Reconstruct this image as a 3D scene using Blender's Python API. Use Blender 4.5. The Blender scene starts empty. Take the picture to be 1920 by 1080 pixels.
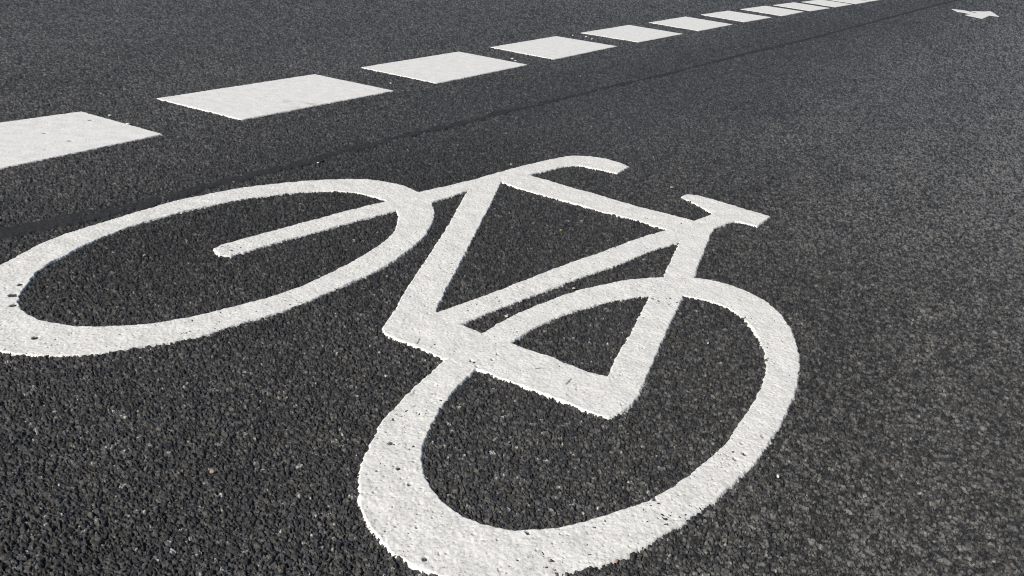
import bpy, math, random
import numpy as np
from mathutils import Vector, Matrix

# ------------------------------------------------------------------ camera, sky, sun, exposure
scene = bpy.context.scene
CAM_H, PITCH, ROLL, FOCAL = 0.463, 0.4119, 0.0980, 1642.0 / 1920.0 * 36.0
cp, sp, cr, sr = math.cos(PITCH), math.sin(PITCH), math.cos(ROLL), math.sin(ROLL)
fwd = Vector((0, cp, -sp))
right = Vector((cr, sp * sr, cp * sr))
up = Vector((-sr, sp * cr, cp * cr))
cam_data = bpy.data.cameras.new("camera")
cam_data.sensor_width = 36.0
cam_data.lens = FOCAL
cam_data.clip_start = 0.02
cam_data.clip_end = 3000.0
cam = bpy.data.objects.new("camera", cam_data)
scene.collection.objects.link(cam)
rot = Matrix((right, up, -fwd)).transposed().to_4x4()
cam.matrix_world = Matrix.Translation((0, 0, CAM_H)) @ rot
scene.camera = cam

SUN_ELEV = math.radians(38.0)
SUN_AZ = math.radians(227.0)          # where the sun stands, clockwise from +Y (behind the camera, to its left)
world = bpy.data.worlds.new("World")
scene.world = world
world.use_nodes = True
wn = world.node_tree.nodes
wl = world.node_tree.links
sky = wn.new("ShaderNodeTexSky")
sky.sky_type = 'NISHITA'
sky.sun_disc = False
sky.sun_elevation = SUN_ELEV
sky.sun_rotation = SUN_AZ
wl.new(sky.outputs[0], wn["Background"].inputs["Color"])
wn["Background"].inputs["Strength"].default_value = 0.065

sun_data = bpy.data.lights.new("sun", 'SUN')
sun_data.energy = 4.6
sun_data.angle = math.radians(0.53)
sun_data.color = (1.0, 0.95, 0.875)
sun = bpy.data.objects.new("sun", sun_data)
scene.collection.objects.link(sun)
to_sun = Vector((math.cos(SUN_ELEV) * math.sin(SUN_AZ), math.cos(SUN_ELEV) * math.cos(SUN_AZ), math.sin(SUN_ELEV)))
sun.rotation_euler = to_sun.to_track_quat('Z', 'Y').to_euler()
sun.location = to_sun * 30

scene.view_settings.view_transform = 'Standard'
scene.view_settings.look = 'None'
scene.view_settings.exposure = 0.0
scene.view_settings.gamma = 1.0
scene.cycles.use_denoising = False      # keep the grain of the stone crisp
scene.cycles.filter_width = 1.1

COL = scene.collection

# ------------------------------------------------------------------ number helpers
def mix32(h):
    h ^= h >> np.uint32(13)
    h *= np.uint32(1274126177)
    h ^= h >> np.uint32(16)
    h *= np.uint32(2246822519)
    h ^= h >> np.uint32(13)
    return h

def h32(ix, iy, seed):
    h = ix.astype(np.int32).view(np.uint32) * np.uint32(374761393)
    h += iy.astype(np.int32).view(np.uint32) * np.uint32(668265263)
    h += np.uint32((seed * 974634777) & 0xFFFFFFFF)
    return mix32(h)

def unit(h):
    return h.astype(np.float32) * np.float32(1.0 / 4294967296.0)

def rnd(ix, iy, seed):
    return unit(h32(ix, iy, seed))

def vnoise(x, y, scale, seed):
    """value noise in 0..1, lattice size `scale` metres"""
    u, v = x / scale, y / scale
    iu, iv = np.floor(u), np.floor(v)
    fu, fv = (u - iu).astype(np.float32), (v - iv).astype(np.float32)
    fu = fu * fu * (3 - 2 * fu)
    fv = fv * fv * (3 - 2 * fv)
    iu, iv = iu.astype(np.int32), iv.astype(np.int32)
    a, b = rnd(iu, iv, seed), rnd(iu + 1, iv, seed)
    c, d = rnd(iu, iv + 1, seed), rnd(iu + 1, iv + 1, seed)
    return (a + (b - a) * fu) * (1 - fv) + (c + (d - c) * fu) * fv

def smooth(a, b, x):
    t = np.clip((x - a) / (b - a), 0, 1)
    return t * t * (3 - 2 * t)

def stones(x, y, cell, seed):
    """broken stone chips: height 0..1-ish, tone 0..1, from a jittered cell pattern"""
    wx = x + 0.62 * cell * (vnoise(x, y, cell * 0.55, seed + 11) - 0.5)
    wy = y + 0.62 * cell * (vnoise(x, y, cell * 0.55, seed + 12) - 0.5)
    u, v = wx / cell, wy / cell
    iu, iv = np.floor(u).astype(np.int32), np.floor(v).astype(np.int32)
    fu, fv = (u - iu).astype(np.float32), (v - iv).astype(np.float32)
    f1 = np.full(x.shape, 9.0, np.float32)
    f2 = np.full(x.shape, 9.0, np.float32)
    bh = np.zeros(x.shape, np.uint32)
    bdx = np.zeros(x.shape, np.float32); bdy = np.zeros(x.shape, np.float32)
    for ox in (-1, 0, 1):
        for oy in (-1, 0, 1):
            h = h32(iu + np.int32(ox), iv + np.int32(oy), seed)
            dx = fu - ((h & np.uint32(0xFFFF)).astype(np.float32) * np.float32(1 / 65536.0) + np.float32(ox))
            dy = fv - ((h >> np.uint32(16)).astype(np.float32) * np.float32(1 / 65536.0) + np.float32(oy))
            d = np.sqrt(dx * dx + dy * dy)
            near = d < f1
            f2 = np.where(near, f1, np.minimum(f2, d))
            np.copyto(f1, d, where=near)
            np.copyto(bh, h, where=near)
            np.copyto(bdx, dx, where=near)
            np.copyto(bdy, dy, where=near)
    def prop(k):
        return unit(mix32(bh + np.uint32((k * 2654435769) & 0xFFFFFFFF)))
    hi = prop(1)
    ang = prop(2) * np.float32(6.2832)
    til = prop(3)
    tone = prop(4)
    slope = (np.cos(ang) * bdx + np.sin(ang) * bdy) * til
    a2 = prop(5) * np.float32(6.2832)
    ridge = np.abs(np.cos(a2) * bdx + np.sin(a2) * bdy) * prop(6)   # a broken edge across the chip
    edge = smooth(0.0, 0.30, f2 - f1)
    hgt = hi + slope * 1.3 - ridge * 1.1 - 1.7 * (1 - edge) - 0.4 * f1 * f1
    return hgt, tone, hi

def mesh_grid(name, verts, quads, mat, attrs=None, normals=None):
    me = bpy.data.meshes.new(name)
    n, q = len(verts), len(quads)
    me.vertices.add(n)
    me.vertices.foreach_set("co", np.ascontiguousarray(verts, np.float32).ravel())
    me.loops.add(q * 4)
    me.loops.foreach_set("vertex_index", np.ascontiguousarray(quads, np.int32).ravel())
    me.polygons.add(q)
    me.polygons.foreach_set("loop_start", np.arange(0, q * 4, 4, dtype=np.int32))
    me.polygons.foreach_set("use_smooth", np.ones(q, bool))
    me.update(calc_edges=True)
    for k, a in (attrs or {}).items():
        at = me.attributes.new(k, 'FLOAT', 'POINT')
        at.data.foreach_set("value", np.ascontiguousarray(a, np.float32))
    if normals is not None:
        me.normals_split_custom_set_from_vertices(normals.astype(np.float32))
    me.materials.append(mat)
    ob = bpy.data.objects.new(name, me)
    COL.objects.link(ob)
    return ob

def tag(o, label, cat, group=None):
    o["label"] = label
    o["category"] = cat
    if group:
        o["group"] = group

# ------------------------------------------------------------------ materials
def new_mat(name):
    m = bpy.data.materials.new(name)
    m.use_nodes = True
    nt = m.node_tree
    return m, nt, nt.nodes, nt.links, nt.nodes["Principled BSDF"]

def math_node(nt, op, a, b=None, clamp=False):
    n = nt.nodes.new("ShaderNodeMath")
    n.operation = op
    n.use_clamp = clamp
    for i, v in enumerate((a, b)):
        if v is None:
            continue
        if isinstance(v, (int, float)):
            n.inputs[i].default_value = v
        else:
            nt.links.new(v, n.inputs[i])
    return n.outputs[0]

def noise(nt, vec, scale, detail=2.0, rough=0.5):
    n = nt.nodes.new("ShaderNodeTexNoise")
    n.inputs["Scale"].default_value = scale
    n.inputs["Detail"].default_value = detail
    n.inputs["Roughness"].default_value = rough
    nt.links.new(vec, n.inputs["Vector"])
    return n.outputs["Fac"]

def ramp(nt, fac, stops):
    r = nt.nodes.new("ShaderNodeValToRGB")
    el = r.color_ramp.elements
    while len(el) < len(stops):
        el.new(0.5)
    for e, (p, c) in zip(el, stops):
        e.position = p
        e.color = (*c, 1)
    nt.links.new(fac, r.inputs["Fac"])
    return r.outputs["Color"]

def mixc(nt, fac, a, b, mode='MIX'):
    n = nt.nodes.new("ShaderNodeMix")
    n.data_type = 'RGBA'
    n.blend_type = mode
    for sock, v in ((n.inputs[0], fac), (n.inputs[6], a), (n.inputs[7], b)):
        if isinstance(v, (int, float)):
            sock.default_value = v
        elif isinstance(v, tuple):
            sock.default_value = (*v, 1)
        else:
            nt.links.new(v, sock)
    return n.outputs[2]

def attr(nt, name):
    n = nt.nodes.new("ShaderNodeAttribute")
    n.attribute_name = name
    return n.outputs["Fac"]

def asphalt_material():
    m, nt, N, L, b = new_mat("asphalt")
    geo = N.new("ShaderNodeNewGeometry").outputs["Position"]
    tone = attr(nt, "tone")
    base = ramp(nt, tone, [(0.0, (0.012, 0.013, 0.015)), (0.30, (0.026, 0.026, 0.027)), (0.60, (0.044, 0.043, 0.041)),
                           (0.85, (0.074, 0.073, 0.068)), (0.96, (0.125, 0.124, 0.119)), (1.0, (0.45, 0.45, 0.43))])  # brightest stop: rare chips, specular sparkle painted as pale colour
    # mineral grain inside each chip
    g = noise(nt, geo, 800.0, 3.0, 0.7)
    gcol = ramp(nt, g, [(0.3, (0.5, 0.5, 0.51)), (0.7, (1.5, 1.5, 1.48))])
    base = mixc(nt, 1.0, base, gcol, 'MULTIPLY')
    # tint from chip to chip
    t2 = noise(nt, geo, 130.0, 1.0)
    tint = ramp(nt, t2, [(0.36, (0.93, 0.98, 1.08)), (0.5, (1, 1, 1)), (0.64, (1.07, 1.0, 0.90))])
    base = mixc(nt, 1.0, base, tint, 'MULTIPLY')
    # wide patches: streaks along the lane, then worn chips with painted-in light
    mp = N.new("ShaderNodeMapping")
    mp.vector_type = 'TEXTURE'
    mp.inputs["Rotation"].default_value = (0, 0, math.radians(-28.6))
    mp.inputs["Scale"].default_value = (0.45, 1.5, 1.0)
    L.new(geo, mp.inputs["Vector"])
    w = noise(nt, mp.outputs[0], 1.3, 3.0, 0.55)
    wcol = ramp(nt, w, [(0.3, (0.76, 0.755, 0.74)), (0.7, (1.24, 1.24, 1.25))])
    base = mixc(nt, 1.0, base, wcol, 'MULTIPLY')
    wear_light = attr(nt, "wear_light")
    base = mixc(nt, wear_light, base, (0.208, 0.203, 0.192))
    L.new(base, b.inputs["Base Color"])
    # a few fresh broken faces are glossier and catch the sun
    gl = ramp(nt, noise(nt, geo, 420.0, 1.0), [(0.60, (0.64, 0.64, 0.64)), (0.72, (0.24, 0.24, 0.24))])
    L.new(gl, b.inputs["Roughness"])
    b.inputs["Specular IOR Level"].default_value = 0.42
    bn = N.new("ShaderNodeBump")
    bn.inputs["Strength"].default_value = 0.8
    bn.inputs["Distance"].default_value = 0.0016
    L.new(noise(nt, geo, 480.0, 4.0, 0.65), bn.inputs["Height"])
    L.new(bn.outputs[0], b.inputs["Normal"])
    return m

def paint_material(name, base_col, speck):
    m, nt, N, L, b = new_mat(name)
    geo = N.new("ShaderNodeNewGeometry").outputs["Position"]
    mott = noise(nt, geo, 38.0, 4.0, 0.6)
    d, l = tuple(c * 0.91 for c in base_col), tuple(min(0.9, c * 1.06) for c in base_col)
    col = ramp(nt, mott, [(0.32, d), (0.66, l)])
    s1 = noise(nt, geo, 420.0, 3.0, 0.6)
    sp1 = ramp(nt, s1, [(0.32, (0.62, 0.61, 0.59)), (0.47, (1, 1, 1))])
    col = mixc(nt, speck, col, mixc(nt, 1.0, col, sp1, 'MULTIPLY'))
    s2 = noise(nt, geo, 230.0, 4.0, 0.7)
    sp2 = ramp(nt, s2, [(0.31, (0.40, 0.39, 0.37)), (0.41, (1, 1, 1))])
    col = mixc(nt, speck, col, mixc(nt, 1.0, col, sp2, 'MULTIPLY'))
    dirt = attr(nt, "dirt")
    col = mixc(nt, dirt, col, (0.060, 0.058, 0.055))
    stain = attr(nt, "stain")
    col = mixc(nt, stain, col, (0.42, 0.35, 0.24))
    L.new(col, b.inputs["Base Color"])
    b.inputs["Roughness"].default_value = 0.6
    b.inputs["Specular IOR Level"].default_value = 0.35
    bn = N.new("ShaderNodeBump")
    bn.inputs["Strength"].default_value = 0.45
    bn.inputs["Distance"].default_value = 0.0009
    L.new(noise(nt, geo, 520.0, 4.0, 0.65), bn.inputs["Height"])
    L.new(bn.outputs[0], b.inputs["Normal"])
    return m

def tar_material():
    m, nt, N, L, b = new_mat("tar")
    geo = N.new("ShaderNodeNewGeometry").outputs["Position"]
    g = noise(nt, geo, 220.0, 4.0, 0.65)
    L.new(ramp(nt, g, [(0.3, (0.018, 0.018, 0.020)), (0.7, (0.038, 0.038, 0.038))]), b.inputs["Base Color"])
    b.inputs["Roughness"].default_value = 0.7
    b.inputs["Specular IOR Level"].default_value = 0.3
    bn = N.new("ShaderNodeBump")
    bn.inputs["Strength"].default_value = 0.5
    bn.inputs["Distance"].default_value = 0.001
    L.new(g, bn.inputs["Height"])
    L.new(bn.outputs[0], b.inputs["Normal"])
    return m

def plain_material(name, c):
    m, nt, N, L, b = new_mat(name)
    geo = N.new("ShaderNodeNewGeometry").outputs["Position"]
    g = noise(nt, geo, 500.0, 3.0)
    L.new(ramp(nt, g, [(0.3, tuple(x * 0.75 for x in c)), (0.7, tuple(min(0.9, x * 1.1) for x in c))]), b.inputs["Base Color"])
    b.inputs["Roughness"].default_value = 0.6
    return m

M_ASPHALT = asphalt_material()
M_SYMBOL = paint_material("symbol_paint", (0.785, 0.777, 0.74), 0.75)
M_LINE = paint_material("line_paint", (0.80, 0.795, 0.765), 0.35)
M_TAR = tar_material()

# ------------------------------------------------------------------ outlines on the road, metres (camera stands over the origin)
P, D = {}, {}
P['front_outer'] = '-0.6304 0.9750 -0.6249 1.0249 -0.6204 1.0554 -0.6104 1.0910 -0.5965 1.1219 -0.5741 1.1707 -0.5516 1.2176 -0.5357 1.2521 -0.5020 1.2993 -0.4728 1.3372 -0.4399 1.3702 -0.4044 1.4005 -0.3562 1.4326 -0.3047 1.4599 -0.2597 1.4688 -0.2234 1.4617 -0.1981 1.4480 -0.1741 1.4250 -0.1580 1.4062 -0.1463 1.3780 -0.1368 1.3393 -0.1326 1.3009 -0.1338 1.2568 -0.1372 1.2146 -0.1470 1.1719 -0.1593 1.1278 -0.1742 1.0846 -0.1912 1.0514 -0.2104 1.0175 -0.2283 0.9846 -0.2457 0.9549 -0.2617 0.9304 -0.2801 0.9071 -0.2975 0.8882 -0.3138 0.8687 -0.3279 0.8496 -0.3454 0.8335 -0.3681 0.8179 -0.3851 0.8069 -0.4007 0.7951 -0.4232 0.7839 -0.4488 0.7744 -0.4716 0.7708 -0.4910 0.7685 -0.5117 0.7694 -0.5294 0.7714 -0.5461 0.7760 -0.5616 0.7832 -0.5758 0.7928 -0.5886 0.8048 -0.5999 0.8192 -0.6096 0.8359 -0.6175 0.8546 -0.6238 0.8754 -0.6282 0.8980 -0.6308 0.9222 -0.6316 0.9480'
P['front_inner'] = '-0.5612 0.8951 -0.5693 0.9239 -0.5776 0.9628 -0.5782 0.9949 -0.5727 1.0239 -0.5683 1.0569 -0.5615 1.0871 -0.5521 1.1141 -0.5403 1.1462 -0.5210 1.1819 -0.5016 1.2169 -0.4818 1.2444 -0.4536 1.2807 -0.4227 1.3151 -0.4025 1.3329 -0.3610 1.3637 -0.3215 1.3826 -0.2785 1.3893 -0.2480 1.3815 -0.2221 1.3653 -0.2052 1.3426 -0.1940 1.3163 -0.1876 1.2895 -0.1841 1.2543 -0.1849 1.2148 -0.1936 1.1742 -0.2064 1.1304 -0.2245 1.0839 -0.2422 1.0439 -0.2595 1.0088 -0.2770 0.9801 -0.2949 0.9565 -0.3154 0.9345 -0.3247 0.9240 -0.3533 0.8946 -0.3764 0.8753 -0.4003 0.8603 -0.4254 0.8499 -0.4512 0.8422 -0.4722 0.8401 -0.4949 0.8417 -0.5154 0.8472 -0.5356 0.8598 -0.5502 0.8748'
P['rear_outer'] = '-0.0652 0.8468 -0.0291 0.9191 -0.0103 0.9521 0.0097 0.9833 0.0376 1.0177 0.0725 1.0573 0.1094 1.0911 0.1497 1.1206 0.1790 1.1365 0.2105 1.1483 0.2593 1.1577 0.2872 1.1540 0.3095 1.1414 0.3299 1.1222 0.3459 1.0947 0.3562 1.0622 0.3592 1.0181 0.3553 0.9704 0.3482 0.9310 0.3352 0.8872 0.3194 0.8437 0.3032 0.8075 0.2824 0.7657 0.2611 0.7292 0.2430 0.6995 0.2180 0.6658 0.1940 0.6352 0.1727 0.6111 0.1468 0.5855 0.1226 0.5640 0.1000 0.5467 0.0786 0.5355 0.0557 0.5241 0.0335 0.5158 0.0116 0.5105 -0.0102 0.5086 -0.0242 0.5095 -0.0366 0.5123 -0.0558 0.5206 -0.0716 0.5302 -0.0857 0.5461 -0.0992 0.5668 -0.1081 0.5878 -0.1132 0.6107 -0.1171 0.6411 -0.1158 0.6587 -0.1143 0.6859 -0.1107 0.7123 -0.1020 0.7459 -0.0918 0.7767 -0.0761 0.8164'
P['rear_inner'] = '-0.0300 0.8298 -0.0395 0.8064 -0.0484 0.7818 -0.0561 0.7519 -0.0620 0.7236 -0.0658 0.6926 -0.0659 0.6664 -0.0644 0.6516 -0.0593 0.6329 -0.0515 0.6169 -0.0406 0.6016 -0.0269 0.5882 -0.0117 0.5788 0.0050 0.5736 0.0246 0.5725 0.0430 0.5766 0.0673 0.5860 0.0924 0.6006 0.1161 0.6153 0.1371 0.6304 0.1613 0.6543 0.1833 0.6806 0.2117 0.7157 0.2328 0.7501 0.2518 0.7859 0.2712 0.8244 0.2890 0.8653 0.3003 0.9016 0.3070 0.9427 0.3085 0.9895 0.3034 1.0212 0.2950 1.0481 0.2780 1.0710 0.2566 1.0823 0.2321 1.0870 0.2082 1.0839 0.1840 1.0763 0.1559 1.0626 0.1282 1.0441 0.0975 1.0195 0.0629 0.9854 0.0382 0.9541 0.0180 0.9224 0.0057 0.9005 -0.0134 0.8664'
P['spoke'] = '-0.4033 1.1085 -0.3850 1.1336 -0.3585 1.1708 -0.3162 1.2311 -0.2699 1.2969 -0.2218 1.3583 -0.1741 1.4250 -0.1380 1.4696 -0.1024 1.5126 -0.0810 1.4839 -0.0938 1.4575 -0.1147 1.4247 -0.1457 1.3796 -0.1959 1.3197 -0.2079 1.3028 -0.2334 1.2707 -0.2650 1.2269 -0.2878 1.1968 -0.3112 1.1664 -0.3440 1.1218 -0.3638 1.0909 -0.3776 1.0714 -0.3925 1.0713 -0.4084 1.0918'
P['stem_bar'] = '-0.1380 1.4696 -0.0999 1.5168 -0.0868 1.5331 -0.0531 1.5831 -0.0125 1.6398 0.0282 1.6933 0.0603 1.7314 0.0802 1.7533 0.0964 1.7665 0.1299 1.7761 0.1655 1.7684 0.1917 1.7492 0.2126 1.7247 0.1831 1.6660 0.1600 1.6749 0.1343 1.6887 0.1080 1.6948 0.0940 1.6897 0.0785 1.6783 0.0469 1.6385 0.0117 1.5933 0.0053 1.5493 -0.0382 1.5345 -0.0635 1.4489 -0.0868 1.4629 -0.0938 1.4575 -0.1089 1.4588'
P['frame'] = '-0.0938 1.4575 -0.1013 1.3612 -0.1081 1.2766 -0.1218 1.1408 -0.1348 1.0267 -0.1396 0.9511 -0.1456 0.9060 -0.1438 0.8994 -0.1391 0.8915 -0.1119 0.8740 -0.0874 0.8598 -0.0666 0.8465 -0.0285 0.8295 -0.0033 0.8164 0.0228 0.8034 0.0537 0.7863 0.0688 0.7775 0.0943 0.7636 0.1019 0.7600 0.1089 0.7592 0.1187 0.7641 0.1273 0.7738 0.1356 0.7879 0.1426 0.8032 0.1482 0.8176 0.1570 0.8506 0.1736 0.9040 0.2052 1.0045 0.2322 1.0879 0.2588 1.1595 0.2664 1.1936 0.2714 1.2105 0.2931 1.2825 0.3137 1.3549 0.3258 1.3868 0.2956 1.4170 0.2696 1.4329 0.2216 1.4570 0.1771 1.4834 0.1385 1.5130 0.0838 1.5455 0.0495 1.5695 0.0117 1.5933 -0.0379 1.5295'
P['hole_main'] = '-0.0379 1.5295 -0.0476 1.4092 -0.0637 1.2401 -0.0719 1.1511 -0.0795 1.0760 -0.0854 1.0166 -0.0896 0.9658 -0.0877 0.9631 -0.0612 0.9944 -0.0316 1.0296 0.0169 1.0911 0.0764 1.1667 0.1170 1.2123 0.1839 1.2959 0.2419 1.3573 0.1925 1.3917 0.1336 1.4197 0.0820 1.4532 0.0018 1.4986'
P['hole_stay'] = '-0.0558 0.9360 -0.0202 0.9818 0.0119 1.0199 0.0442 1.0583 0.0750 1.0964 0.1135 1.1403 0.1546 1.1852 0.1902 1.2309 0.2228 1.2690 0.2553 1.3015 0.2417 1.2560 0.2304 1.2156 0.2203 1.1817 0.2118 1.1496 0.1840 1.0763 0.1656 1.0152 0.1468 0.9534 0.1283 0.8985 0.1135 0.8443 0.0909 0.8499 0.0541 0.8753 0.0312 0.8860 0.0057 0.9005 -0.0291 0.9191'
P['saddle'] = '0.2909 1.5480 0.3057 1.5723 0.3277 1.5696 0.3651 1.5430 0.4071 1.5099 0.4408 1.4832 0.4038 1.4176 0.3838 1.4308 0.3687 1.4360 0.3488 1.4150 0.3258 1.3868 0.3036 1.3495 0.2860 1.3831 0.2956 1.4170 0.3197 1.4452 0.3360 1.4673 0.3248 1.4904 0.3137 1.5112'
P['arrow'] = '3.3371 7.5769 3.4277 7.5826 3.4463 7.5353 3.4456 7.3788 3.4860 7.4260 3.4850 7.5543 3.5710 7.6195 3.6446 7.6655 3.7649 7.8060 3.6704 7.5228 3.5586 7.2134 3.5343 7.2324 3.5043 7.2578 3.2471 6.8214 3.2275 6.9276 3.2142 7.0503 3.3326 7.2007 3.3135 7.2471 3.3091 7.3188 3.2666 7.2886 3.3005 7.4274'
P['seam_up'] = '-0.6977 1.0914 -0.6757 1.1242 -0.6450 1.1587 -0.6171 1.1962 -0.5824 1.2426 -0.5494 1.3020 -0.5106 1.3706 -0.4798 1.4252 -0.4509 1.4720 -0.4247 1.5235 -0.3905 1.5807 -0.3563 1.6532 -0.3084 1.7317 -0.2570 1.8216 -0.2044 1.9031 -0.1469 1.9862 -0.0805 2.1138 0.0083 2.2438 0.0930 2.3895 0.2053 2.5787 0.3344 2.7879 0.4845 3.0311 0.6369 3.2905 0.8505 3.6594 1.1439 4.1357 1.5360 4.8004 2.0832 5.7444 2.7783 6.9553 3.9557 8.9652'
P['seam_lo'] = '-0.6780 1.0573 -0.6520 1.0875 -0.6258 1.1211 -0.6005 1.1535 -0.5677 1.2089 -0.5359 1.2680 -0.4983 1.3360 -0.4678 1.3882 -0.4392 1.4329 -0.4133 1.4820 -0.3812 1.5431 -0.3466 1.6088 -0.3010 1.6914 -0.2509 1.7819 -0.1992 1.8602 -0.1428 1.9398 -0.0779 2.0676 0.0090 2.1987 0.0923 2.3459 0.2030 2.5368 0.3298 2.7395 0.4769 2.9746 0.6280 3.2377 0.8371 3.5949 1.1234 4.0545 1.5119 4.7192 2.0441 5.6300 2.7153 6.7903 4.0467 9.0569'
D[1] = '-0.9139 1.1788 -0.6935 1.6277 -0.9031 1.7346 -1.1684 1.3109'
D[2] = '-0.5970 1.7939 -0.3485 2.2362 -0.5799 2.3480 -0.8221 1.9064'
D[3] = '-0.2569 2.3866 -0.0188 2.8343 -0.2521 2.9601 -0.4896 2.5092'
D[4] = '0.0655 2.9923 0.3100 3.4591 0.0758 3.5768 -0.1577 3.1231'
D[5] = '0.4098 3.6364 0.6478 4.0672 0.4176 4.2073 0.1779 3.7539'
D[6] = '0.7473 4.2435 0.9936 4.6865 0.7715 4.8494 0.5280 4.3884'
D[7] = '1.0883 4.8610 1.3352 5.2910 1.1091 5.4405 0.8806 5.0371'
D[8] = '1.4301 5.4370 1.6838 5.9029 1.4726 6.0658 1.2205 5.6283'
D[9] = '1.7520 5.9956 2.0035 6.4153 1.8016 6.6175 1.5494 6.1836'
D[10] = '2.0740 6.5376 2.3429 6.9960 2.1550 7.1900 1.8862 6.7316'
D[11] = '2.3933 7.0684 2.6546 7.5205 2.4668 7.7145 2.2054 7.2624'
D[12] = '2.6874 7.5749 2.9487 8.0271 2.7609 8.2211 2.4995 7.7689'

pts = lambda s: np.array([float(v) for v in s.split()]).reshape(-1, 2)
P = {k: pts(v) for k, v in P.items()}
D = {k: pts(v) for k, v in D.items()}
ROAD_DIR = np.array([math.sin(math.radians(28.6)), math.cos(math.radians(28.6))])

def rounded(poly, n=5):
    """closed smooth curve through the points (for the wheels)"""
    p0, p1, p2, p3 = np.roll(poly, 1, 0), poly, np.roll(poly, -1, 0), np.roll(poly, -2, 0)
    out = []
    for t in np.linspace(0, 1, n, endpoint=False):
        out.append(0.5 * (2 * p1 + (p2 - p0) * t + (2 * p0 - 5 * p1 + 4 * p2 - p3) * t * t + (3 * p1 - p0 - 3 * p2 + p3) * t ** 3))
    return np.stack(out, 1).reshape(-1, 2)

def sdf(poly, x, y):
    """signed distance to a closed polygon, negative inside"""
    d2 = np.full(x.shape, 1e9)
    ins = np.zeros(x.shape, bool)
    n = len(poly)
    for i in range(n):
        ax, ay = poly[i]
        bx, by = poly[(i + 1) % n]
        ex, ey = bx - ax, by - ay
        l2 = ex * ex + ey * ey
        if l2 < 1e-14:
            continue
        t = np.clip(((x - ax) * ex + (y - ay) * ey) / l2, 0, 1)
        d2 = np.minimum(d2, (x - ax - t * ex) ** 2 + (y - ay - t * ey) ** 2)
        if ay != by:
            c = (y < ay) != (y < by)
            ins ^= c & (x < ex * (y - ay) / ey + ax)
    d = np.sqrt(d2)
    return np.where(ins, -d, d)

PITS = pts("0.2380 0.7157 0.2266 0.7050 0.2628 0.7506 -0.0971 0.6756 -0.0834 0.6387 -0.0709 0.6175 -0.0461 0.5273 -0.5698 0.8967 -0.5554 0.8722 -0.4941 0.8045 -0.5779 0.9257 -0.8822 1.5541 -0.8202 1.5228 -0.8542 1.6715 -0.3478 1.4041 -0.6786 2.1326 -0.7134 2.0025 0.3098 1.0941 -0.3586 1.3330 -0.2533 0.8821 -0.0087 0.8686 -0.0139 0.8550 -0.0364 0.8478 -0.0296 0.8358 0.1415 0.6296 0.0319 0.5693 0.2386 0.7341 0.0948 0.6034 0.0721 0.5999 -0.3826 1.0928 0.0170 1.2847")
PIT_R = [.0028, .0024, .0022, .0022, .0024, .0022, .0022, .0050, .0040, .0036, .0030, .0040, .0045, .0045]

SCRATCH = [(0.0679, 0.8167, 0.0733, 0.8292), (-0.1001, 0.8739, -0.0989, 0.8874), (0.0349, 0.8441, 0.0402, 0.8464)]

def paint_surface(x, y, s, thick, rough):
    """height, dirt and stain of a thick painted marking; s is the distance to its outline"""
    s = s + 0.0022 * (vnoise(x, y, 0.007, 31) - 0.5) + 0.0010 * (vnoise(x, y, 0.0022, 32) - 0.5)
    top = thick + rough * (0.0009 * (vnoise(x, y, 0.016, 33) - 0.5) + 0.0005 * (vnoise(x, y, 0.005, 34) - 0.5)
                           + 0.0005 * (vnoise(x, y, 0.0022, 35) - 0.5))
    dirt = np.zeros(x.shape, np.float32)
    # pinholes of many sizes, and the large burst bubbles
    for cell, prob, rmin, rmax, seed in ((0.007, 0.30, 0.0005, 0.0012, 41), (0.022, 0.20, 0.0008, 0.0019, 42)):
        iu, iv = np.floor(x / cell).astype(np.int32), np.floor(y / cell).astype(np.int32)
        px = (iu + 0.25 + 0.5 * rnd(iu, iv, seed)) * cell
        py = (iv + 0.25 + 0.5 * rnd(iu, iv, seed + 1)) * cell
        rr = rmin + (rmax - rmin) * rnd(iu, iv, seed + 2) ** 2
        has = (rnd(iu, iv, seed + 3) < prob * (0.25 + rough) * (0.25 + 1.9 * smooth(0.35, 0.8, vnoise(x, y, 0.11, seed + 5)))) & (s < -0.002)
        el = 0.6 + 0.8 * rnd(iu, iv, seed + 4)
        d = np.hypot((x - px) * el, (y - py) / el) / rr
        hole = np.where(has, 1 - smooth(0.55, 1.15, d), 0)
        top = top - hole * np.minimum(0.0016, rr * 1.3)
        dirt = np.maximum(dirt, hole * 0.75)
    for i, (px, py) in enumerate(PITS):
        if x.min() - .02 < px < x.max() + .02 and y.min() - .02 < py < y.max() + .02:
            rr = PIT_R[i] if i < len(PIT_R) else 0.0021
            d = np.hypot(x - px, (y - py) * 0.8) / rr * (0.8 + 0.5 * vnoise(x, y, 0.002, 50 + i))
            hole = 1 - smooth(0.6, 1.1, d)
            top = top - hole * 0.0022
            dirt = np.maximum(dirt, hole * 0.82)
    for (ax, ay, bx, by) in SCRATCH:
        ex, ey = bx - ax, by - ay
        t = np.clip(((x - ax) * ex + (y - ay) * ey) / (ex * ex + ey * ey), 0, 1)
        dirt = np.maximum(dirt, 0.8 * (1 - smooth(0.0005, 0.0013, np.hypot(x - ax - t * ex, y - ay - t * ey))))
    # a soft shoulder that sinks between the chips, then the hidden foot
    z = top - (top + 0.0012) * smooth(-0.0016, 0.0010, s) - 0.0048 * smooth(0.0000, 0.0036, s)
    return z, dirt

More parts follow.
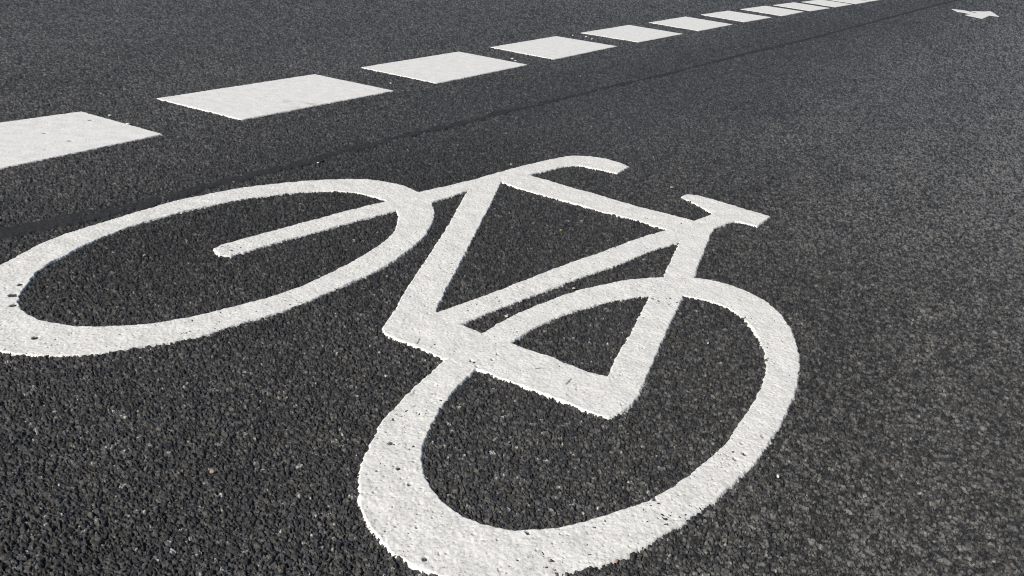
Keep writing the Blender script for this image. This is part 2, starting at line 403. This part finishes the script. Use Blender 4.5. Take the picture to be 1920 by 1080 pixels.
def paint_mesh(name, origin, res, regions, thick, rough, mat, stain=None):
    """regions: {part: function(x, y) -> signed distance}. One height field, cut into the parts along shared edges."""
    ex, ey = np.array([ROAD_DIR[1], -ROAD_DIR[0]]), ROAD_DIR
    allp = np.vstack([r[0] for r in regions.values()]) - origin
    a, b = allp @ ex, allp @ ey
    ga = np.arange(a.min() - 0.012, a.max() + 0.012, res)
    gb = np.arange(b.min() - 0.012, b.max() + 0.012, res)
    A, B = np.meshgrid(ga, gb)
    X = origin[0] + A * ex[0] + B * ey[0]
    Y = origin[1] + A * ex[1] + B * ey[1]
    ss = np.stack([r[1](X, Y) for r in regions.values()])
    S = ss.min(0)
    own = ss.argmin(0)
    # a little random offset so the outlines are not ruler-straight
    Z, dirt = paint_surface(X, Y, S, thick, rough)
    gy, gx = np.gradient(Z, res)
    nrm = np.stack([-(gx * ex[0] + gy * ey[0]), -(gx * ex[1] + gy * ey[1]), np.ones_like(Z)], -1)
    nrm /= np.linalg.norm(nrm, axis=-1, keepdims=True)
    ny, nx = S.shape
    idx = np.arange(ny * nx).reshape(ny, nx)
    q = np.stack([idx[:-1, :-1], idx[:-1, 1:], idx[1:, 1:], idx[1:, :-1]], -1).reshape(-1, 4)
    keep = S.ravel()[q].min(1) < 0.0042
    qown = own.ravel()[q[:, 0]]
    V = np.stack([X - origin[0], Y - origin[1], Z], -1).reshape(-1, 3)
    st = np.zeros(ny * nx) if stain is None else stain(X, Y).ravel()
    obs = []
    for i, part in enumerate(regions):
        qq = q[keep & (qown == i)]
        used, inv = np.unique(qq, return_inverse=True)
        o = mesh_grid(part, V[used], inv.reshape(-1, 4), mat, {"dirt": dirt.ravel()[used], "stain": st[used]}, nrm.reshape(-1, 3)[used])
        obs.append(o)
    return obs

# ------------------------------------------------------------------ the road: one sheet of rolled stone chips, finest under the camera
def build_road():
    f = 876.0
    step = 0.64 / f
    tmax, tmin = math.tan(math.radians(53) - PITCH), math.tan(math.radians(1.1) - PITCH)
    t = np.arange(tmax, tmin, -step)
    dep = np.arctan(t) + PITCH
    rf = CAM_H / np.tan(dep)
    r = np.concatenate([[0.02, 0.08, 0.14, 0.2, 0.25, 0.29, 0.32], rf, rf[-1] * np.geomspace(1.1, 60, 30)])
    r = r[np.concatenate([[True], np.diff(r) > 0])]
    azf = np.arange(math.radians(-43), math.radians(43), step * 1.15)
    mid = np.arange(math.radians(43), math.radians(75), step * 2.6)
    side = np.linspace(math.radians(75.2), math.radians(284.8), 420)
    az = np.concatenate([azf, mid, side, -mid[::-1] + math.radians(360)])
    R, A = np.meshgrid(r, az, indexing='ij')
    x, y = R * np.sin(A), R * np.cos(A)
    h1, tone1, hi1 = stones(x, y, 0.0056, 1)
    h2, tone2, hi2 = stones(x, y, 0.0034, 7)
    h3, tone3, hi3 = stones(x, y, 0.0021, 15)
    big = smooth(0.35, 0.60, hi1) * 0.0012
    z1, z2, z3 = 0.0021 * h1 - 0.0017 + big, 0.0018 * h2 - 0.0012, 0.0012 * h3 - 0.0022
    z = np.maximum(np.maximum(z1, z2), z3)
    tone = np.where(z1 >= z, tone1, np.where(z2 >= z, tone2, tone3 * 0.95))
    # chips that stand proud have lost their bitumen skin to the tyres
    tone = np.clip(tone * 0.80 + 0.22 * np.where(z1 >= z, hi1, np.where(z2 >= z, hi2, hi3)) - 0.02, 0, 1)
    # the roller has pressed the tops into one level; crevices stay open below it
    level = -0.0003 + 0.0008 * (vnoise(x, y, 0.004, 19) - 0.5) + 0.0011 * (vnoise(x, y, 0.017, 18) - 0.5)
    over = z - level
    z = np.where(over > 0, level + 0.36 * over, level + 1.15 * over)
    grit = 0.0011 * (vnoise(x, y, 0.0030, 20) - 0.5) + 0.0011 * (vnoise(x, y, 0.0015, 21) - 0.5)
    z = z + grit + 0.0012 * (vnoise(x, y, 0.05, 22) - 0.5)
    # mineral and bitumen film vary within a chip as well
    tone = np.clip(0.47 + 0.85 * (tone - 0.5) + 0.50 * (vnoise(x, y, 0.0024, 23) - 0.5) + 0.50 * (vnoise(x, y, 0.0011, 24) - 0.5), 0, 1)
    # rows far away are wider than a chip: let relief shrink to what the eye still sees there
    far = smooth(0.75, 4.0, R)
    z = z * (1 - 0.66 * far)
    # tyre-polished lane plus painted-in light: paler to the right and with distance
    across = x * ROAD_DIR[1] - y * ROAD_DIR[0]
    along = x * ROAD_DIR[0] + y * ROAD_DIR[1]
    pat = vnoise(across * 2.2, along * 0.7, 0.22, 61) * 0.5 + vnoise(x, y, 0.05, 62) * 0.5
    path_light = 0.14 + 0.80 * smooth(-0.45, 0.25, across) + 0.62 * smooth(0.9, 1.9, along) * smooth(-0.95, -0.2, across) + 0.55 * smooth(-0.9, -1.6, across) + 0.25 * smooth(0.9, 2.2, along) * smooth(-1.2, -0.6, across)
    # worn chips: whitened by tyres and by painted-in light, each chip as a whole
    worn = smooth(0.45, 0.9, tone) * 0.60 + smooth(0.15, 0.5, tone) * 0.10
    wear_light = path_light * worn * (0.6 + 0.8 * pat)
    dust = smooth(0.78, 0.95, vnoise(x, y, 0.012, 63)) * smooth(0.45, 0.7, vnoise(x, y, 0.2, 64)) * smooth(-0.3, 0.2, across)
    # single pale chips strewn through the mix
    for cell, prob, seed in ((0.013, 0.20, 91), (0.030, 0.45, 95)):
        iu, iv = np.floor(x / cell).astype(np.int32), np.floor(y / cell).astype(np.int32)
        px, py = (iu + 0.2 + 0.6 * rnd(iu, iv, seed)) * cell, (iv + 0.2 + 0.6 * rnd(iu, iv, seed + 1)) * cell
        rr = 0.0011 + 0.0030 * rnd(iu, iv, seed + 2) ** 2
        pale = (rnd(iu, iv, seed + 3) < prob) * (0.25 + 0.75 * rnd(iu, iv, seed + 4)) * (np.hypot(x - px, y - py) < rr)
        wear_light = wear_light + pale * np.minimum(path_light, 1.0)
    wear_light = np.clip(wear_light + 0.5 * dust * (tone > 0.4), 0, 1)
    nr, na = x.shape
    idx = np.arange(nr * na).reshape(nr, na)
    nxt = np.roll(idx, -1, 1)
    q = np.stack([idx[:-1], nxt[:-1], nxt[1:], idx[1:]], -1).reshape(-1, 4)[:, ::-1]
    V = np.stack([x, y, z], -1).reshape(-1, 3)
    o = mesh_grid("road", V, q, M_ASPHALT, {"tone": tone.ravel(), "wear_light": wear_light.ravel()})
    # close the small hole under the camera
    o["kind"] = "structure"
    return o

build_road()

# ------------------------------------------------------------------ the tar seam
def build_seam():
    upl, lol = P['seam_up'], P['seam_lo']
    # run it past both ends of what the camera sees
    def stretch(p, k0, k1):
        d0, d1 = p[0] - p[2], p[-1] - p[-6]
        return np.vstack([p[0] + d0 / np.linalg.norm(d0) * k0, p, p[-1] + d1 / np.linalg.norm(d1) * k1])
    upl, lol = stretch(upl, 1.2, 6.0), stretch(lol, 1.2, 6.0)
    n = 5200
    def along(p):
        l = np.concatenate([[0], np.cumsum(np.linalg.norm(np.diff(p, axis=0), axis=1))])
        u = np.linspace(0, 1, n) ** 2.2 * l[-1]
        return np.stack([np.interp(u, l, p[:, 0]), np.interp(u, l, p[:, 1])], 1)
    a, b = along(upl), along(lol)
    m = 25
    t = np.linspace(-0.22, 1.22, m)
    X = a[:, None, 0] * (1 - t) + b[:, None, 0] * t
    Y = a[:, None, 1] * (1 - t) + b[:, None, 1] * t
    w = np.linalg.norm(a - b, axis=1)[:, None]
    s = (np.abs(t - 0.5) - 0.5)[None] * w
    s = s - 0.001 + 0.014 * (vnoise(X, Y, 0.04, 71) - 0.5) + 0.013 * (vnoise(X, Y, 0.009, 72) - 0.5)
    top = 0.0006 + 0.0014 * (vnoise(X, Y, 0.02, 73) - 0.5) + 0.0012 * (vnoise(X, Y, 0.006, 74) - 0.5) + 0.0014 * (vnoise(X, Y, 0.003, 75) - 0.5)
    Z = top - 0.0055 * smooth(-0.006, 0.004, s)
    idx = np.arange(n * m).reshape(n, m)
    q = np.stack([idx[:-1, :-1], idx[:-1, 1:], idx[1:, 1:], idx[1:, :-1]], -1).reshape(-1, 4)[:, ::-1]
    o = mesh_grid("tar_seam", np.stack([X, Y, Z], -1).reshape(-1, 3), q, M_TAR)
    tag(o, "dark smooth tar seam running along the asphalt between the dashed line and the bicycle symbol", "seam")
build_seam()

# ------------------------------------------------------------------ the bicycle symbol
def ring(outer, inner):
    return lambda x, y: np.maximum(sdf(outer, x, y), -sdf(inner, x, y))

def build_bicycle():
    fo, fi = rounded(P['front_outer']), rounded(P['front_inner'])
    ro, ri = rounded(P['rear_outer']), rounded(P['rear_inner'])
    fr = P['frame']
    frame = lambda x, y: np.maximum(np.maximum(sdf(fr, x, y), -sdf(P['hole_main'], x, y)), -sdf(P['hole_stay'], x, y))
    regions = {
        "front_wheel": (fo, ring(fo, fi)),
        "rear_wheel": (ro, ring(ro, ri)),
        "frame": (fr, frame),
        "fork": (P['spoke'], lambda x, y: sdf(P['spoke'], x, y)),
        "handlebar": (P['stem_bar'], lambda x, y: sdf(P['stem_bar'], x, y)),
        "saddle": (P['saddle'], lambda x, y: sdf(P['saddle'], x, y)),
    }
    origin = np.array([-0.1, 0.98])
    root = bpy.data.objects.new("bicycle_symbol", None)
    COL.objects.link(root)
    root.location = (origin[0], origin[1], 0)
    tag(root, "large white bicycle symbol painted thickly on the dark asphalt in the foreground", "road marking")
    for o in paint_mesh("bicycle_symbol", origin, 0.0008, regions, 0.0012, 1.0, M_SYMBOL):
        o.parent = root
build_bicycle()

# ------------------------------------------------------------------ the dashes of the broken line
DASH_LABEL = {
    1: "white road dash cut off by the left picture edge, nearest of the broken line",
    2: "long white road dash with faint brown stains, first one wholly in view from the left",
    3: "white road dash right after the brown-stained dash of the broken line",
    4: "white road dash with scattered dark specks, fourth from the left along the line",
    5: "white road dash above the bicycle's handlebar and saddle, fifth from the left in the line",
    6: "white road dash, sixth from the left along the broken line",
    7: "white road dash, seventh from the left, in the farther half of the broken line",
    8: "small far white road dash, eighth from the left along the line",
    9: "small far white road dash, ninth from the left, touching the picture's top edge area",
    10: "far white road dash, tenth from the left, its far corner cut by the top edge",
    11: "far white road dash, last but one of the line at the top edge",
    12: "last sliver of white road dash at the top edge, farthest of the line",
}
def build_dashes():
    for k, poly in D.items():
        c = poly.mean(0)
        dist = np.linalg.norm(c)
        res = min(0.0045, max(0.0016, dist * 0.0009))
        stain = None
        if k == 2:
            def stain(x, y):
                d = np.hypot((x + 0.52) / 0.07, (y - 1.98) / 0.05)
                return (0.5 * (1 - smooth(0.3, 1.2, d)) * smooth(0.5, 0.75, vnoise(x, y, 0.02, 81))).astype(np.float32)
        o = paint_mesh("road_dash", c, res, {"road_dash": (poly, lambda x, y: sdf(poly, x, y))}, 0.0012, 0.45, M_LINE, stain)[0]
        o.location = (c[0], c[1], 0)
        tag(o, DASH_LABEL[k], "road marking", "dashes of the broken white line")
build_dashes()

# ------------------------------------------------------------------ the arrow far up the lane
ap = P['arrow']
ac = ap.mean(0)
ao = paint_mesh("arrow_marking", ac, 0.006, {"arrow_marking": (ap, lambda x, y: sdf(ap, x, y))}, 0.0014, 0.4, M_LINE)[0]
ao.location = (ac[0], ac[1], 0)
tag(ao, "small white arrow painted far up the lane in the top right corner", "road marking")

# ------------------------------------------------------------------ loose crumbs on the asphalt
PEB = pts("0.2622 0.6836 -0.3733 1.5387 -0.8412 1.7252 -0.7821 1.6749 0.2826 1.6051 0.0681 1.3044 -0.2377 0.6085 -0.4813 1.0465 -0.0245 1.6545 -0.0033 0.9695 0.0825 1.0764 0.2419 0.9504 0.1025 0.5461 0.1441 3.6423 0.1980 3.6416 0.2193 3.5868 0.2462 3.7004 -0.0713 2.9160 -0.0595 2.8800 -0.3713 2.3237")
CRUMB_A = "tiny white paint crumb in the gap between the fourth and fifth dashes"
CRUMB_B = "tiny white paint crumb at the far edge of the third dash"
PSPEC = [  # size (m), colour, squash, label
    (0.0026, (.80, .79, .74), .8, "round white pebble on the asphalt right of the rear wheel"),
    (0.0032, (.70, .69, .64), .5, "white paint crumb just below the tar seam above the front wheel"),
    (0.0050, (.74, .73, .70), .4, "white paint crumb lying behind the dash at the left edge, farther from its right tip"),
    (0.0060, (.72, .71, .66), .4, "flat white paint flake at the far edge of the left-edge dash, nearer its right tip"),
    (0.0055, (.38, .33, .18), .4, "small straw coloured leaf bit on the asphalt between handlebar and saddle"),
    (0.0045, (.26, .26, .09), .4, "tiny olive leaf scrap on the asphalt inside the main frame triangle"),
    (0.0032, (.36, .30, .20), .6, "tan stone chip on the dark asphalt at lower left"),
    (0.0040, (.30, .28, .23), .5, "pale brown stone chip inside the upper part of the front wheel"),
    (0.0045, (.45, .38, .27), .5, "tan crumb on the asphalt just above the handlebar stem"),
    (0.0030, (.50, .48, .44), .7, "pale pebble in the narrow gap between seat tube and rear wheel, lower left end"),
    (0.0030, (.48, .46, .42), .7, "pale pebble in the narrow gap between seat tube and rear wheel, upper end"),
    (0.0018, (.78, .77, .72), .8, "tiny white grain inside the rear wheel, right of the seat stay"),
    (0.0030, (.45, .27, .18), .6, "reddish tan chip against the lower outer edge of the rear wheel"),
    (0.0060, (.74, .73, .70), .5, CRUMB_A), (0.0060, (.74, .73, .70), .5, CRUMB_A), (0.0065, (.74, .73, .70), .5, CRUMB_A),
    (0.0060, (.74, .73, .70), .5, CRUMB_A), (0.0060, (.74, .73, .70), .5, CRUMB_B), (0.0055, (.74, .73, .70), .5, CRUMB_B),
    (0.0055, (.74, .73, .70), .5, "tiny white paint crumb alone in the gap after the brown-stained dash"),
]
def build_crumbs():
    rg = np.random.default_rng(5)
    ico_v, ico_f = [], []
    nu, nv = 10, 7
    for j in range(nv):
        th = math.pi * j / (nv - 1)
        for i in range(nu):
            ph = 2 * math.pi * i / nu
            ico_v.append((math.sin(th) * math.cos(ph), math.sin(th) * math.sin(ph), math.cos(th)))
    for j in range(nv - 1):
        for i in range(nu):
            ico_f.append((j * nu + i, (j + 1) * nu + i, (j + 1) * nu + (i + 1) % nu, j * nu + (i + 1) % nu))
    base = np.array(ico_v)
    for k, (size, colour, squash, label) in enumerate(PSPEC):
        size *= 0.72
        v = base.copy()
        for _ in range(7):          # chop flats off a ball: a broken chip
            n = rg.normal(size=3); n /= np.linalg.norm(n)
            cut = 0.55 + 0.3 * rg.random()
            d = v @ n
            v -= np.outer(np.maximum(d - cut, 0), n)
        v *= np.array([size * (1 + .3 * rg.random()), size * (.7 + .3 * rg.random()), size * squash])
        a = rg.random() * 6.28
        v[:, :2] = v[:, :2] @ np.array([[math.cos(a), -math.sin(a)], [math.sin(a), math.cos(a)]])
        leaf = "leaf" in label or "flake" in label
        o = mesh_grid("leaf_scrap" if "leaf" in label else ("paint_flake" if "paint" in label else "pebble"), v, np.array(ico_f)[:, ::-1], plain_material("crumb_%s" % ("leaf" if leaf else "stone"), colour))
        o.location = (PEB[k][0], PEB[k][1], 0.0002 + size * squash * 0.6)
        tag(o, label, "leaf scrap" if "leaf" in label else ("paint crumb" if "paint" in label else "pebble"), "loose crumbs on the asphalt")
build_crumbs()
